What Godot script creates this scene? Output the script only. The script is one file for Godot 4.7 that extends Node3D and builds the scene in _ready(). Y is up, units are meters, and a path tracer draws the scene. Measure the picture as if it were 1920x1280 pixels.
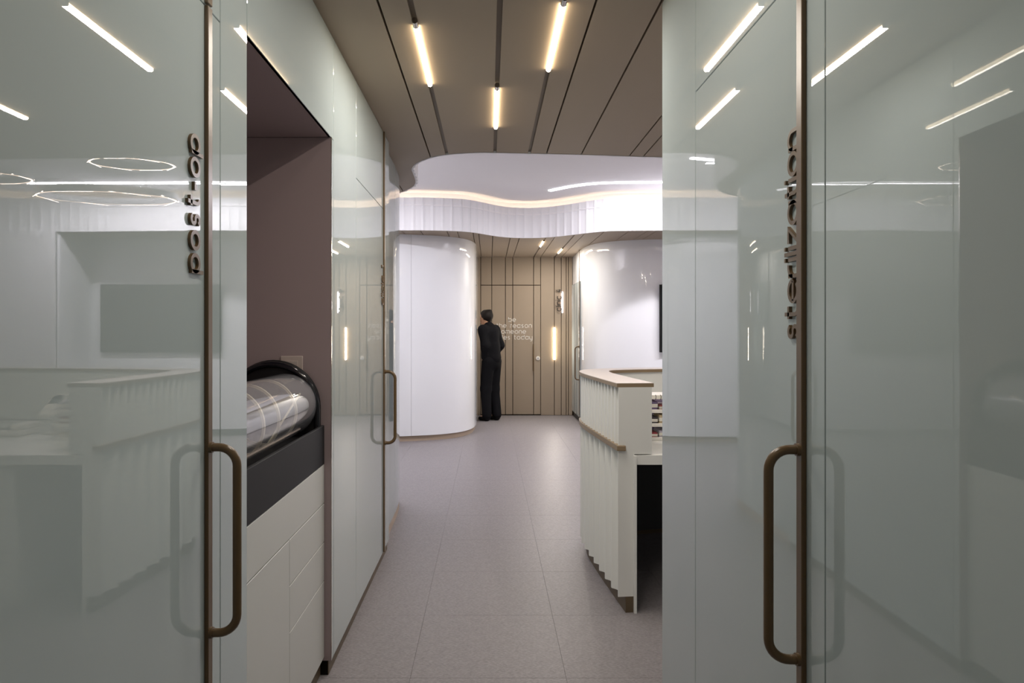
extends Node3D

# Plan coordinates: X to the right, Z away from the camera (world z = -Z), Y up, metres.
const CH := 2.62          # lower boarded ceiling
const CU := 3.10          # white ceiling of the recess
const XL := -0.645        # face of the left corridor wall
const XR := 0.64          # face of the right corridor wall
const ZB := 11.77         # boarded back wall
var M := {}
var names := {}
var rng := RandomNumberGenerator.new()

func _ready() -> void:
	rng.seed = 7
	setup_view()
	make_materials()
	build_lights()
	build_floor()
	build_shell()
	build_ceiling()
	build_left_wall()
	build_right_wall()
	build_niche()
	build_lobby_walls()
	build_back_wall()
	build_desk()
	build_desk_things()
	build_pendants()
	build_person()

# ------------------------------------------------------------------ camera, environment
func setup_view() -> void:
	var cam := Camera3D.new()
	cam.name = "camera"
	cam.projection = Camera3D.PROJECTION_FRUSTUM
	cam.near = 0.05
	cam.far = 60.0
	cam.size = 0.05 * 1280.0 / 1330.0
	cam.frustum_offset = Vector2(0.05 * 43.0 / 1330.0, -0.05 * 21.5 / 1330.0)
	cam.position = Vector3(0, 1.411, 0)
	add_child(cam)
	cam.current = true
	var env := Environment.new()
	env.background_mode = Environment.BG_COLOR
	env.background_color = Color(0, 0, 0)
	env.ambient_light_source = Environment.AMBIENT_SOURCE_DISABLED
	env.tonemap_mode = Environment.TONE_MAPPER_LINEAR
	env.tonemap_exposure = 1.16
	env.sdfgi_enabled = true
	env.ssao_enabled = true
	env.ssil_enabled = true
	var we := WorldEnvironment.new()
	we.name = "environment"
	we.environment = env
	add_child(we)

const WARM := Color(1.0, 0.97, 0.93)
const COOL := Color(0.99, 0.975, 1.0)

func area(called: String, at: Vector3, towards: Vector3, size: Vector2, energy: float, color: Color, parent: Node3D, spin := 0.0) -> void:
	var l := AreaLight3D.new()
	l.name = called
	l.area_size = size
	l.light_energy = energy
	l.light_color = color
	l.shadow_enabled = true
	l.area_range = 20.0
	l.area_attenuation = 2.0
	parent.add_child(l, true)
	var up := Vector3.UP if absf(towards.y) < 0.9 else Vector3(0, 0, -1)
	l.transform = Transform3D(Basis(Vector3.UP, spin) * Basis.looking_at(towards, up), at)

func ceiling_tube(X: float, z0: float, z1: float, energy: float, label: String) -> void:
	var t := thing("tube_light", label, "light", P(X, CH - 0.004, (z0 + z1) / 2), "tube lights in the board grooves")
	var l := z1 - z0
	part("glowing_tube", tube_mesh(PackedVector3Array([Vector3(0, 0, l / 2 - 0.02), Vector3(0, 0, -l / 2 + 0.005)]), 0.011, 12), M.tube, t)
	part("end_cap", tube_mesh(PackedVector3Array([Vector3(0, 0.0, l / 2 + 0.028), Vector3(0, 0.0, l / 2 - 0.022)]), 0.0125, 12), M.chrome, t)
	part("end_clip", tube_mesh(PackedVector3Array([Vector3(0, 0, -l / 2 + 0.008), Vector3(0, 0, -l / 2 - 0.006)]), 0.009, 12), M.chrome, t)
	area("tube_glow", Vector3(0, -0.0125, 0), Vector3.DOWN, Vector2(0.018, l - 0.03), energy, WARM, t)

func build_lights() -> void:
	ceiling_tube(-0.29, 2.79, 3.49, 0.76, "lit tube in the ceiling groove nearest the left panelled wall")
	ceiling_tube(0.04, 3.52, 4.23, 0.76, "lit tube in the middle ceiling groove, nearest the white recess")
	ceiling_tube(0.275, 2.60, 3.29, 0.76, "lit tube in the ceiling groove right of centre at top edge")
	ceiling_tube(1.34, 3.36, 4.04, 0.76, "lit tube in the boarded ceiling above the desk, mirrored in left door")
	ceiling_tube(0.74, 9.57, 10.23, 1.5, "short lit tube in the far boarded ceiling, nearer the white fascia")
	ceiling_tube(1.085, 10.47, 11.12, 1.5, "short lit tube in the far boarded ceiling, nearer the brown wall")
	ceiling_tube(0.04, 1.30, 2.0, 0.76, "lit tube in the middle ceiling groove between the niche and the sterilization door")
	ceiling_tube(-0.29, 0.0, 0.7, 0.07, "lit tube in the ceiling groove beside the near end of the post-op door")
	ceiling_tube(0.275, -0.9, -0.2, 0.07, "nearest lit tube in the ceiling groove right of the corridor centre")
	# curved light line let into the white ceiling
	var path := smooth_path([[0.733, 8.576], [1.0, 8.29], [1.325, 8.124], [1.98, 8.09], [2.6, 8.10], [4.0, 8.13]], 5)
	var t := thing("ceiling_light_line", "long white light line curving across the white recessed ceiling", "light", P(2.2, CU, 8.2), "")
	var st := mb()
	ribbon(st, path, -0.025, 0.025, CU - 0.012, CU - 0.001)
	var d := part("diffuser", st.commit(), M.lobby_light, t)
	d.position = -t.position
	area("line_glow", P(2.87, CU - 0.016, 8.11) - t.position, Vector3.DOWN, Vector2(2.2, 0.05), 6.3, COOL, t)
	area("line_glow", P(1.36, CU - 0.016, 8.17) - t.position, Vector3.DOWN, Vector2(0.9, 0.05), 1.3, COOL, t)

	var path2 := smooth_path([[-0.70, 6.95], [-1.0, 7.05], [-1.4, 7.12], [-2.0, 7.15], [-2.3, 7.3]], 5)
	var t2 := thing("ceiling_light_line", "shorter white light line on the recess ceiling at left, mirrored in right door", "light", P(-1.5, CU, 7.1), "")
	part("diffuser", ribbon_mesh(path2, -0.025, 0.025, CU - 0.012, CU - 0.001), M.lobby_light, t2).position = -t2.position
	area("line_glow", P(-1.5, CU - 0.016, 7.12) - t2.position, Vector3.DOWN, Vector2(1.2, 0.05), 4.4, COOL, t2)

# ------------------------------------------------------------------ helpers
func P(X: float, Y: float, Z: float) -> Vector3:
	return Vector3(X, Y, -Z)

func numbered(called: String) -> String:
	var n: int = names.get(called, 0)
	names[called] = n + 1
	return called if n == 0 else "%s_%03d" % [called, n]

func thing(called: String, label: String, category: String, at: Vector3, group := "") -> Node3D:
	var o := Node3D.new()
	o.name = numbered(called)
	o.position = at
	add_child(o)
	o.set_meta("label", label)
	o.set_meta("category", category)
	if group != "":
		o.set_meta("group", group)
	return o

func setting(called: String, label: String) -> Node3D:
	var o := Node3D.new()
	o.name = numbered(called)
	add_child(o)
	o.set_meta("kind", "structure")
	o.set_meta("label", label)
	o.set_meta("category", called.get_slice("_", 0))
	return o

func part(called: String, mesh: Mesh, mat: Material, parent: Node3D, label := "") -> MeshInstance3D:
	var o := MeshInstance3D.new()
	o.name = called
	o.mesh = mesh
	o.material_override = mat
	parent.add_child(o, true)
	if label != "":
		o.set_meta("label", label)
	return o

func mb() -> SurfaceTool:
	var st := SurfaceTool.new()
	st.begin(Mesh.PRIMITIVE_TRIANGLES)
	return st

func tri(st: SurfaceTool, a: Vector3, b: Vector3, c: Vector3, na: Vector3, nb: Vector3, nc: Vector3) -> void:
	if (b - a).cross(c - a).dot(na + nb + nc) > 0.0:
		var p := b; b = c; c = p
		var q := nb; nb = nc; nc = q
	st.set_normal(na); st.add_vertex(a)
	st.set_normal(nb); st.add_vertex(b)
	st.set_normal(nc); st.add_vertex(c)

func quad(st: SurfaceTool, a: Vector3, b: Vector3, c: Vector3, d: Vector3, na: Vector3, nb: Vector3, nc: Vector3, nd: Vector3) -> void:
	tri(st, a, b, c, na, nb, nc)
	tri(st, a, c, d, na, nc, nd)

func flat(st: SurfaceTool, a: Vector3, b: Vector3, c: Vector3, d: Vector3, n: Vector3) -> void:
	quad(st, a, b, c, d, n, n, n, n)

# box with chamfered edges, lo and hi in world axes
func box(st: SurfaceTool, lo: Vector3, hi: Vector3, bev := 0.0015) -> void:
	var c := (lo + hi) / 2
	var h := ((hi - lo) / 2).abs()
	var b := minf(bev, minf(h.x, minf(h.y, h.z)) * 0.45)
	var ax := [Vector3(1, 0, 0), Vector3(0, 1, 0), Vector3(0, 0, 1)]
	for i in 3:
		var u: Vector3 = ax[(i + 1) % 3]
		var v: Vector3 = ax[(i + 2) % 3]
		var hu := h[(i + 1) % 3]
		var hv := h[(i + 2) % 3]
		for s in [-1.0, 1.0]:
			var n: Vector3 = ax[i] * s
			var o: Vector3 = c + n * h[i]
			flat(st, o + u * (hu - b) + v * (hv - b), o - u * (hu - b) + v * (hv - b), o - u * (hu - b) - v * (hv - b), o + u * (hu - b) - v * (hv - b), n)
		# edges along axis i
		for su in [-1.0, 1.0]:
			for sv in [-1.0, 1.0]:
				var e1: Vector3 = c + u * su * hu + v * sv * (hv - b)
				var e2: Vector3 = c + u * su * (hu - b) + v * sv * hv
				var k: Vector3 = ax[i] * (h[i] - b)
				flat(st, e1 - k, e1 + k, e2 + k, e2 - k, (u * su + v * sv).normalized())
	for sx in [-1.0, 1.0]:
		for sy in [-1.0, 1.0]:
			for sz in [-1.0, 1.0]:
				var s := Vector3(sx, sy, sz)
				var n := s.normalized()
				tri(st, c + s * Vector3(h.x, h.y - b, h.z - b), c + s * Vector3(h.x - b, h.y, h.z - b), c + s * Vector3(h.x - b, h.y - b, h.z), n, n, n)

# box given in plan coordinates
func pbox(X0: float, X1: float, Y0: float, Y1: float, Z0: float, Z1: float, bev := 0.0015) -> Mesh:
	var st := mb()
	box(st, Vector3(minf(X0, X1), Y0, -maxf(Z0, Z1)), Vector3(maxf(X0, X1), Y1, -minf(Z0, Z1)), bev)
	return st.commit()

# Catmull-Rom through plan points [X, Z]
func smooth_path(pts: Array, sub: int, closed := false) -> PackedVector2Array:
	var out := PackedVector2Array()
	var n := pts.size()
	var last := n if closed else n - 1
	for i in last:
		var g := func(k: int) -> Vector2:
			var j := posmod(k, n) if closed else clampi(k, 0, n - 1)
			return Vector2(pts[j][0], pts[j][1])
		var p0: Vector2 = g.call(i - 1)
		var p1: Vector2 = g.call(i)
		var p2: Vector2 = g.call(i + 1)
		var p3: Vector2 = g.call(i + 2)
		for s in sub:
			out.append(p1.cubic_interpolate(p2, p0, p3, float(s) / sub))
	if not closed:
		out.append(Vector2(pts[n - 1][0], pts[n - 1][1]))
	return out

# evenly spaced points along a path
func even(path: PackedVector2Array, step: float, closed := false) -> PackedVector2Array:
	var src := path.duplicate()
	if closed:
		src.append(path[0])
	var total := 0.0
	for i in src.size() - 1:
		total += src[i].distance_to(src[i + 1])
	var n := maxi(1, roundi(total / step))
	var gap := total / n
	var out := PackedVector2Array([src[0]])
	var left := gap
	for i in src.size() - 1:
		var a := src[i]
		var d := a.distance_to(src[i + 1])
		var at := 0.0
		while d - at >= left - 1e-6 and out.size() < (n if closed else n + 1):
			at += left
			out.append(a.lerp(src[i + 1], at / d))
			left = gap
		left -= d - at
	return out

func path_normals(path: PackedVector2Array, closed := false) -> PackedVector2Array:
	var out := PackedVector2Array()
	var n := path.size()
	for i in n:
		var a := path[posmod(i - 1, n)] if closed else path[maxi(i - 1, 0)]
		var b := path[posmod(i + 1, n)] if closed else path[mini(i + 1, n - 1)]
		var d1 := (path[i] - a).normalized()
		var d2 := (b - path[i]).normalized()
		var d := (d1 + d2).normalized()
		var nn := Vector2(d.y, -d.x)
		var c := 1.0
		if d1 != Vector2.ZERO and d2 != Vector2.ZERO:
			c = maxf(0.5, nn.dot(Vector2(d1.y, -d1.x)))
		out.append(nn / c)
	return out

# solid between offsets d0 and d1 (to the right of the walking direction is negative) of a plan path
func ribbon(st: SurfaceTool, path: PackedVector2Array, d0: float, d1: float, y0: float, y1: float, closed := false) -> void:
	var nr := path_normals(path, closed)
	var n := path.size()
	var up := Vector3.UP
	for i in (n if closed else n - 1):
		var j := (i + 1) % n
		var n1 := Vector3(nr[i].x, 0, -nr[i].y).normalized()
		var n2 := Vector3(nr[j].x, 0, -nr[j].y).normalized()
		var a0 := path[i] + nr[i] * d0
		var b0 := path[j] + nr[j] * d0
		var a1 := path[i] + nr[i] * d1
		var b1 := path[j] + nr[j] * d1
		var s := signf(d1 - d0)
		quad(st, P(a0.x, y0, a0.y), P(b0.x, y0, b0.y), P(b0.x, y1, b0.y), P(a0.x, y1, a0.y), -n1 * s, -n2 * s, -n2 * s, -n1 * s)
		quad(st, P(a1.x, y0, a1.y), P(b1.x, y0, b1.y), P(b1.x, y1, b1.y), P(a1.x, y1, a1.y), n1 * s, n2 * s, n2 * s, n1 * s)
		flat(st, P(a0.x, y1, a0.y), P(b0.x, y1, b0.y), P(b1.x, y1, b1.y), P(a1.x, y1, a1.y), up)
		flat(st, P(a0.x, y0, a0.y), P(b0.x, y0, b0.y), P(b1.x, y0, b1.y), P(a1.x, y0, a1.y), -up)
	if not closed:
		for e in [0, n - 1]:
			var p := path[e]
			var o := path[1] if e == 0 else path[n - 2]
			var out := Vector3(p.x - o.x, 0, -(p.y - o.y)).normalized()
			var q0: Vector2 = p + nr[e] * d0
			var q1: Vector2 = p + nr[e] * d1
			flat(st, P(q0.x, y0, q0.y), P(q1.x, y0, q1.y), P(q1.x, y1, q1.y), P(q0.x, y1, q0.y), out)

func ribbon_mesh(path: PackedVector2Array, d0: float, d1: float, y0: float, y1: float, closed := false) -> Mesh:
	var st := mb()
	ribbon(st, path, d0, d1, y0, y1, closed)
	return st.commit()

# slab of a plan polygon
func slab(st: SurfaceTool, poly: PackedVector2Array, y0: float, y1: float) -> void:
	var idx := Geometry2D.triangulate_polygon(poly)
	for k in range(0, idx.size(), 3):
		var a := poly[idx[k]]
		var b := poly[idx[k + 1]]
		var c := poly[idx[k + 2]]
		tri(st, P(a.x, y0, a.y), P(b.x, y0, b.y), P(c.x, y0, c.y), Vector3.DOWN, Vector3.DOWN, Vector3.DOWN)
		tri(st, P(a.x, y1, a.y), P(b.x, y1, b.y), P(c.x, y1, c.y), Vector3.UP, Vector3.UP, Vector3.UP)
	var cw := Geometry2D.is_polygon_clockwise(poly)
	for i in poly.size():
		var a := poly[i]
		var b := poly[(i + 1) % poly.size()]
		var d := (b - a).normalized()
		var o := Vector2(d.y, -d.x)
		if cw:
			o = -o
		flat(st, P(a.x, y0, a.y), P(b.x, y0, b.y), P(b.x, y1, b.y), P(a.x, y1, a.y), Vector3(o.x, 0, -o.y))

# round bar along points
func tube_mesh(pts: PackedVector3Array, r: float, sides := 10, caps := true) -> Mesh:
	var st := mb()
	tube(st, pts, r, sides, caps)
	return st.commit()

func tube(st: SurfaceTool, pts: PackedVector3Array, r: float, sides := 10, caps := true) -> void:
	var n := pts.size()
	var rings := []
	var dirs := []
	var ref := Vector3.ZERO
	for i in n:
		var d := (pts[mini(i + 1, n - 1)] - pts[maxi(i - 1, 0)]).normalized()
		if ref == Vector3.ZERO:
			ref = (Vector3.UP if absf(d.y) < 0.9 else Vector3.RIGHT)
		var u := (ref - d * ref.dot(d)).normalized()
		ref = u
		var v := d.cross(u)
		var ring := []
		for k in sides:
			var a := TAU * k / sides
			ring.append(u * cos(a) + v * sin(a))
		rings.append(ring)
		dirs.append(d)
	for i in n - 1:
		for k in sides:
			var m := (k + 1) % sides
			var n1: Vector3 = rings[i][k]
			var n2: Vector3 = rings[i][m]
			var n3: Vector3 = rings[i + 1][m]
			var n4: Vector3 = rings[i + 1][k]
			quad(st, pts[i] + n1 * r, pts[i] + n2 * r, pts[i + 1] + n3 * r, pts[i + 1] + n4 * r, n1, n2, n3, n4)
	if caps:
		for e in [0, n - 1]:
			var o: Vector3 = -dirs[0] if e == 0 else dirs[n - 1]
			for k in sides:
				tri(st, pts[e], pts[e] + rings[e][k] * r, pts[e] + rings[e][(k + 1) % sides] * r, o, o, o)

# turned shape about local y: profile of [radius, y]
func lathe(profile: Array, sides := 24, axis := Vector3.UP) -> Mesh:
	var st := mb()
	var u := Vector3.RIGHT if axis == Vector3.UP else Vector3.UP
	var v := axis.cross(u)
	for i in profile.size() - 1:
		var a: Array = profile[i]
		var b: Array = profile[i + 1]
		var dr: float = b[0] - a[0]
		var dy: float = b[1] - a[1]
		var L := sqrt(dr * dr + dy * dy)
		for k in sides:
			var e1 := u * cos(TAU * k / sides) + v * sin(TAU * k / sides)
			var e2 := u * cos(TAU * (k + 1) / sides) + v * sin(TAU * (k + 1) / sides)
			var n1: Vector3 = (e1 * dy - axis * dr) / L
			var n2: Vector3 = (e2 * dy - axis * dr) / L
			var p1: Vector3 = e1 * a[0] + axis * a[1]
			var p2: Vector3 = e2 * a[0] + axis * a[1]
			var p3: Vector3 = e2 * b[0] + axis * b[1]
			var p4: Vector3 = e1 * b[0] + axis * b[1]
			quad(st, p1, p2, p3, p4, n1, n2, n2, n1)
	return st.commit()

# one concave flute: width w, ridge thickness t, hollow sag; origin at bottom centre of its back, front towards +z
func flute_mesh(w: float, h: float, t: float, sag: float, land: float) -> Mesh:
	var st := mb()
	var seg := 6
	var pts := [Vector2(-w / 2, t)]
	var nrm := [Vector3.BACK]
	for i in seg + 1:
		var s := -1.0 + 2.0 * i / seg
		pts.append(Vector2(s * w / 2 * (1.0 - land), t - sag * (1.0 - s * s)))
		nrm.append(Vector3(-2.0 * sag * s * 2.0 / (w * (1.0 - land)), 0, 1).normalized())
	pts.append(Vector2(w / 2, t))
	nrm.append(Vector3.BACK)
	for i in pts.size() - 1:
		var a: Vector2 = pts[i]
		var b: Vector2 = pts[i + 1]
		var edge := i == 0 or i == pts.size() - 2
		var na: Vector3 = Vector3.BACK if edge else nrm[i]
		var nb: Vector3 = Vector3.BACK if edge else nrm[i + 1]
		quad(st, Vector3(a.x, 0, a.y), Vector3(b.x, 0, b.y), Vector3(b.x, h, b.y), Vector3(a.x, h, a.y), na, nb, nb, na)
		flat(st, Vector3(a.x, 0, 0), Vector3(b.x, 0, 0), Vector3(b.x, 0, b.y), Vector3(a.x, 0, a.y), Vector3.DOWN)
		flat(st, Vector3(a.x, h, 0), Vector3(b.x, h, 0), Vector3(b.x, h, b.y), Vector3(a.x, h, a.y), Vector3.UP)
	for s in [-1.0, 1.0]:
		flat(st, Vector3(s * w / 2, 0, 0), Vector3(s * w / 2, 0, t), Vector3(s * w / 2, h, t), Vector3(s * w / 2, h, 0), Vector3(s, 0, 0))
	return st.commit()

# flutes along a path; side +1 faces the path's normal, -1 the other way
func flutes(path: PackedVector2Array, closed: bool, pitch: float, off: float, side: float, y0: float, h: float, t: float, sag: float, land: float, mat: Material, parent: Node3D) -> void:
	var pts := even(path, pitch, closed)
	var mesh := flute_mesh(pitch, h, t, sag, land)
	var n := pts.size()
	for i in (n if closed else n - 1):
		var a := pts[i]
		var b := pts[(i + 1) % n]
		var d := (b - a).normalized()
		var nn := Vector2(d.y, -d.x) * side
		var m := (a + b) / 2 + nn * off
		var o := part("flute", mesh, mat, parent)
		var f := Vector3(nn.x, 0, -nn.y)
		var sc := a.distance_to(b) / pitch * 1.004
		o.transform = Transform3D(Basis(Vector3.UP.cross(f) * sc, Vector3.UP, f), P(m.x, y0, m.y))

# ------------------------------------------------------------------ lettering drawn with one stroke width
func arc(cx: float, cy: float, r: float, a0: float, a1: float, n := 12) -> Array:
	var out := []
	for i in n + 1:
		var a := deg_to_rad(lerpf(a0, a1, float(i) / n))
		out.append(Vector2(cx + r * cos(a), cy + r * sin(a)))
	return out

func glyph(ch: String) -> Array:   # [advance, strokes]
	var v := func(x: float, y: float) -> Vector2: return Vector2(x, y)
	match ch:
		"o": return [1.0, [arc(.5, .5, .5, 90, 450, 20)]]
		"p": return [1.0, [arc(.5, .5, .5, 90, 450, 20), [v.call(0, .95), v.call(0, -.5)]]]
		"b": return [1.0, [arc(.5, .5, .5, 90, 450, 20), [v.call(0, 1.45), v.call(0, .05)]]]
		"d": return [1.0, [arc(.5, .5, .5, 90, 450, 20), [v.call(1, 1.45), v.call(1, .05)]]]
		"a": return [1.0, [arc(.5, .5, .5, 90, 450, 20), [v.call(1, 1.0), v.call(1, 0)]]]
		"c": return [.9, [arc(.5, .5, .5, 50, 310, 16)]]
		"e": return [1.0, [arc(.5, .5, .5, 0, 315, 18), [v.call(0.02, .5), v.call(1.0, .5)]]]
		"s": return [.75, [arc(.36, .74, .26, 25, 250, 10) + arc(.36, .26, .26, 70, -155, 10)]]
		"t": return [.62, [[v.call(.22, 1.4)] + arc(.5, .28, .28, 180, 275, 8), [v.call(0, 1), v.call(.6, 1)]]]
		"h": return [.86, [[v.call(0, 1.45), v.call(0, 0)], [v.call(0, .5)] + arc(.43, .57, .43, 180, 0, 12) + [v.call(.86, 0)]]]
		"n": return [.86, [[v.call(0, 1.0), v.call(0, 0)], [v.call(0, .5)] + arc(.43, .57, .43, 180, 0, 12) + [v.call(.86, 0)]]]
		"m": return [1.3, [[v.call(0, 1.0), v.call(0, 0)], [v.call(0, .5)] + arc(.325, .675, .325, 180, 0, 10) + [v.call(.65, 0)], [v.call(.65, .5)] + arc(.975, .675, .325, 180, 0, 10) + [v.call(1.3, 0)]]]
		"r": return [.55, [[v.call(0, 1.0), v.call(0, 0)], [v.call(0, .5)] + arc(.43, .57, .43, 180, 75, 8)]]
		"i": return [.06, [[v.call(.03, 1.0), v.call(.03, 0)], [v.call(.03, 1.30), v.call(.03, 1.46)]]]
		"l": return [.06, [[v.call(.03, 1.45), v.call(.03, 0)]]]
		"y": return [.86, [[v.call(0, 1)] + arc(.43, .43, .43, 180, 360, 12), [v.call(.86, 1)] + arc(.43, -.08, .43, 0, -110, 10)]]
		"z": return [.72, [[v.call(0, 1), v.call(.7, 1), v.call(0.02, 0), v.call(.72, 0)]]]
		"1": return [.35, [[v.call(0, 1.1), v.call(.3, 1.4), v.call(.3, 0)]]]
		"4": return [.75, [[v.call(.5, 0), v.call(.5, 1.4), v.call(0, .42), v.call(.75, .42)]]]
		"-": return [.5, [[v.call(0, .5), v.call(.5, .5)]]]
	return [.55, []]

# letter mesh: text runs along ex, stands up along ey, faces ez
func letter_mesh(strokes: Array, w: float, depth: float) -> Mesh:
	var st := mb()
	for s in strokes:
		var path: Array = s
		var n := path.size()
		var L := []
		var R := []
		var nn := []
		for i in n:
			var d1: Vector2 = (path[i] - path[maxi(i - 1, 0)]).normalized()
			var d2: Vector2 = (path[mini(i + 1, n - 1)] - path[i]).normalized()
			if path[0].distance_to(path[n - 1]) < 0.01 and (i == 0 or i == n - 1):
				d1 = (path[n - 1] - path[n - 2]).normalized()
				d2 = (path[1] - path[0]).normalized()
			var d := (d1 + d2).normalized()
			var m := Vector2(-d.y, d.x)
			var c := 1.0
			if d1 != Vector2.ZERO:
				c = maxf(0.6, m.dot(Vector2(-d1.y, d1.x)))
			L.append(path[i] + m * w / 2 / c)
			R.append(path[i] - m * w / 2 / c)
			nn.append(Vector3(m.x, m.y, 0))
		for i in n - 1:
			var f := func(p: Vector2, z: float) -> Vector3: return Vector3(p.x, p.y, z)
			flat(st, f.call(L[i], depth), f.call(L[i + 1], depth), f.call(R[i + 1], depth), f.call(R[i], depth), Vector3(0, 0, 1))
			flat(st, f.call(L[i], 0), f.call(L[i + 1], 0), f.call(R[i + 1], 0), f.call(R[i], 0), Vector3(0, 0, -1))
			quad(st, f.call(L[i], 0), f.call(L[i + 1], 0), f.call(L[i + 1], depth), f.call(L[i], depth), nn[i], nn[i + 1], nn[i + 1], nn[i])
			quad(st, f.call(R[i], 0), f.call(R[i + 1], 0), f.call(R[i + 1], depth), f.call(R[i], depth), -nn[i], -nn[i + 1], -nn[i + 1], -nn[i])
		for e in [0, n - 1]:
			var o2: Vector2 = (path[0] - path[1]).normalized() if e == 0 else (path[n - 1] - path[n - 2]).normalized()
			flat(st, Vector3(L[e].x, L[e].y, 0), Vector3(R[e].x, R[e].y, 0), Vector3(R[e].x, R[e].y, depth), Vector3(L[e].x, L[e].y, depth), Vector3(o2.x, o2.y, 0))
	return st.commit()

func text_width(text: String, size: float, spacing: float) -> float:
	var x := 0.0
	for ch in text:
		x += (glyph(ch)[0] + spacing) * size
	return x - spacing * size

func write(text: String, origin: Vector3, ex: Vector3, ey: Vector3, size: float, weight: float, spacing: float, depth: float, mat: Material, parent: Node3D, called := "letter") -> void:
	var ez := ex.cross(ey)
	var x := 0.0
	for ch in text:
		var g := glyph(ch)
		if g[1].size() > 0:
			var o := part(called, letter_mesh(g[1], weight / size, depth / size), mat, parent)
			o.transform = Transform3D(Basis(ex * size, ey * size, ez * size), origin + ex * x)
		x += (g[0] + spacing) * size

# ------------------------------------------------------------------ materials
func mat(r: int, g: int, b: int, rough: float, spec := 0.5, metal := 0.0) -> StandardMaterial3D:
	var m := StandardMaterial3D.new()
	m.albedo_color = Color8(r, g, b)
	m.roughness = rough
	m.metallic_specular = spec
	m.metallic = metal
	return m

func glow(c: Color, e: float) -> StandardMaterial3D:
	var m := mat(240, 240, 236, 0.5)
	m.emission_enabled = true
	m.emission = c
	m.emission_energy_multiplier = e
	return m

func noise_image(size: int, fx: float, fy: float, lo: float, hi: float, seed_: int, speck: float) -> ImageTexture:
	var n := FastNoiseLite.new()
	n.seed = seed_
	n.noise_type = FastNoiseLite.TYPE_SIMPLEX
	n.frequency = 1.0
	n.fractal_octaves = 3
	var n2 := FastNoiseLite.new()
	n2.seed = seed_ + 5
	n2.frequency = 0.02
	var r := RandomNumberGenerator.new()
	r.seed = seed_
	var im := Image.create(size, size, false, Image.FORMAT_RGB8)
	for y in size:
		for x in size:
			var v := 0.5 + 0.5 * n.get_noise_2d(x * fx, y * fy)
			v = v * 0.7 + 0.3 * (0.5 + 0.5 * n2.get_noise_2d(x, y)) + r.randf_range(-speck, speck)
			v = clampf(lerpf(lo, hi, v), 0.0, 1.0)
			im.set_pixel(x, y, Color(v, v, v))
	return ImageTexture.create_from_image(im)

func make_materials() -> void:
	M.panel = mat(169, 180, 182, 0.0, 0.7)          # back-painted glass
	M.column = mat(232, 233, 236, 0.015, 0.5)          # gloss white
	M.white = mat(243, 241, 243, 0.7, 0.3)            # painted
	M.fascia = mat(238, 237, 240, 0.6, 0.3)
	M.brown = mat(158, 143, 126, 0.55, 0.35)           # boards of ceiling and back wall
	M.groove = mat(66, 54, 44, 0.7, 0.2)
	M.channel = mat(120, 108, 96, 0.5, 0.3)
	M.bronze = mat(92, 72, 46, 0.28, 0.5)
	M.beige = mat(168, 150, 132, 0.45, 0.4)
	M.top = mat(196, 184, 176, 0.4, 0.4)
	M.edge = mat(140, 121, 97, 0.45, 0.4)
	M.plinth = mat(98, 84, 66, 0.5, 0.4)
	M.dark = mat(30, 29, 28, 0.6, 0.3)
	M.niche = mat(160, 144, 146, 0.45, 0.4)
	M.charcoal = mat(22, 22, 25, 0.55, 0.35)
	M.black_gloss = mat(18, 18, 24, 0.12, 0.5)
	M.drawer = mat(190, 191, 188, 0.35, 0.45)
	M.desk = mat(229, 230, 228, 0.4, 0.4)
	M.lining = mat(78, 78, 80, 0.5, 0.3)
	M.chrome = mat(200, 196, 190, 0.12, 0.5, 1.0)
	M.tube = glow(Color(1.0, 0.91, 0.76), 20.0)
	M.lobby_light = glow(COOL, 8.0)
	M.cove = glow(Color(1.0, 0.90, 0.78), 9.0)
	M.ring_light = glow(Color(1.0, 0.88, 0.78), 9.0)
	M.halo = glow(Color(0.96, 0.94, 1.0), 3.0)
	M.screen = mat(16, 17, 20, 0.08, 0.5)
	M.letter_white = mat(232, 228, 222, 0.5, 0.4)
	M.skirt_black = mat(34, 32, 30, 0.4, 0.4)
	M.floor = mat(150, 145, 148, 0.42, 0.4)
	M.floor.albedo_texture = noise_image(1024, 0.05, 0.12, 0.74, 1.02, 3, 0.16)
	M.floor.uv1_triplanar = true
	M.floor.uv1_world_triplanar = true
	M.floor.uv1_scale = Vector3.ONE / 1.266
	M.floor.uv1_offset = Vector3(0.32 / 1.266, 0, 0.0)
	M.cable = mat(150, 150, 150, 0.4, 0.5)
	var clear := mat(235, 236, 245, 0.03, 0.5)
	clear.transparency = BaseMaterial3D.TRANSPARENCY_ALPHA
	clear.albedo_color.a = 0.10
	M.clear = clear
	var smoky := mat(60, 60, 68, 0.05, 0.5)
	smoky.transparency = BaseMaterial3D.TRANSPARENCY_ALPHA
	smoky.albedo_color.a = 0.45
	M.smoky = smoky
	M.rib = mat(222, 214, 190, 0.3, 0.5)
	M.plate = mat(190, 176, 170, 0.35, 0.5)
	M.skin = mat(205, 160, 132, 0.5, 0.35)
	M.cloth = mat(22, 22, 25, 0.85, 0.2)
	M.hair = mat(26, 21, 19, 0.6, 0.3)
	M.shoe = mat(18, 18, 19, 0.5, 0.3)
	M.lilac = mat(176, 164, 196, 0.4, 0.4)
	M.paper = mat(240, 236, 226, 0.7, 0.3)

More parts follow.
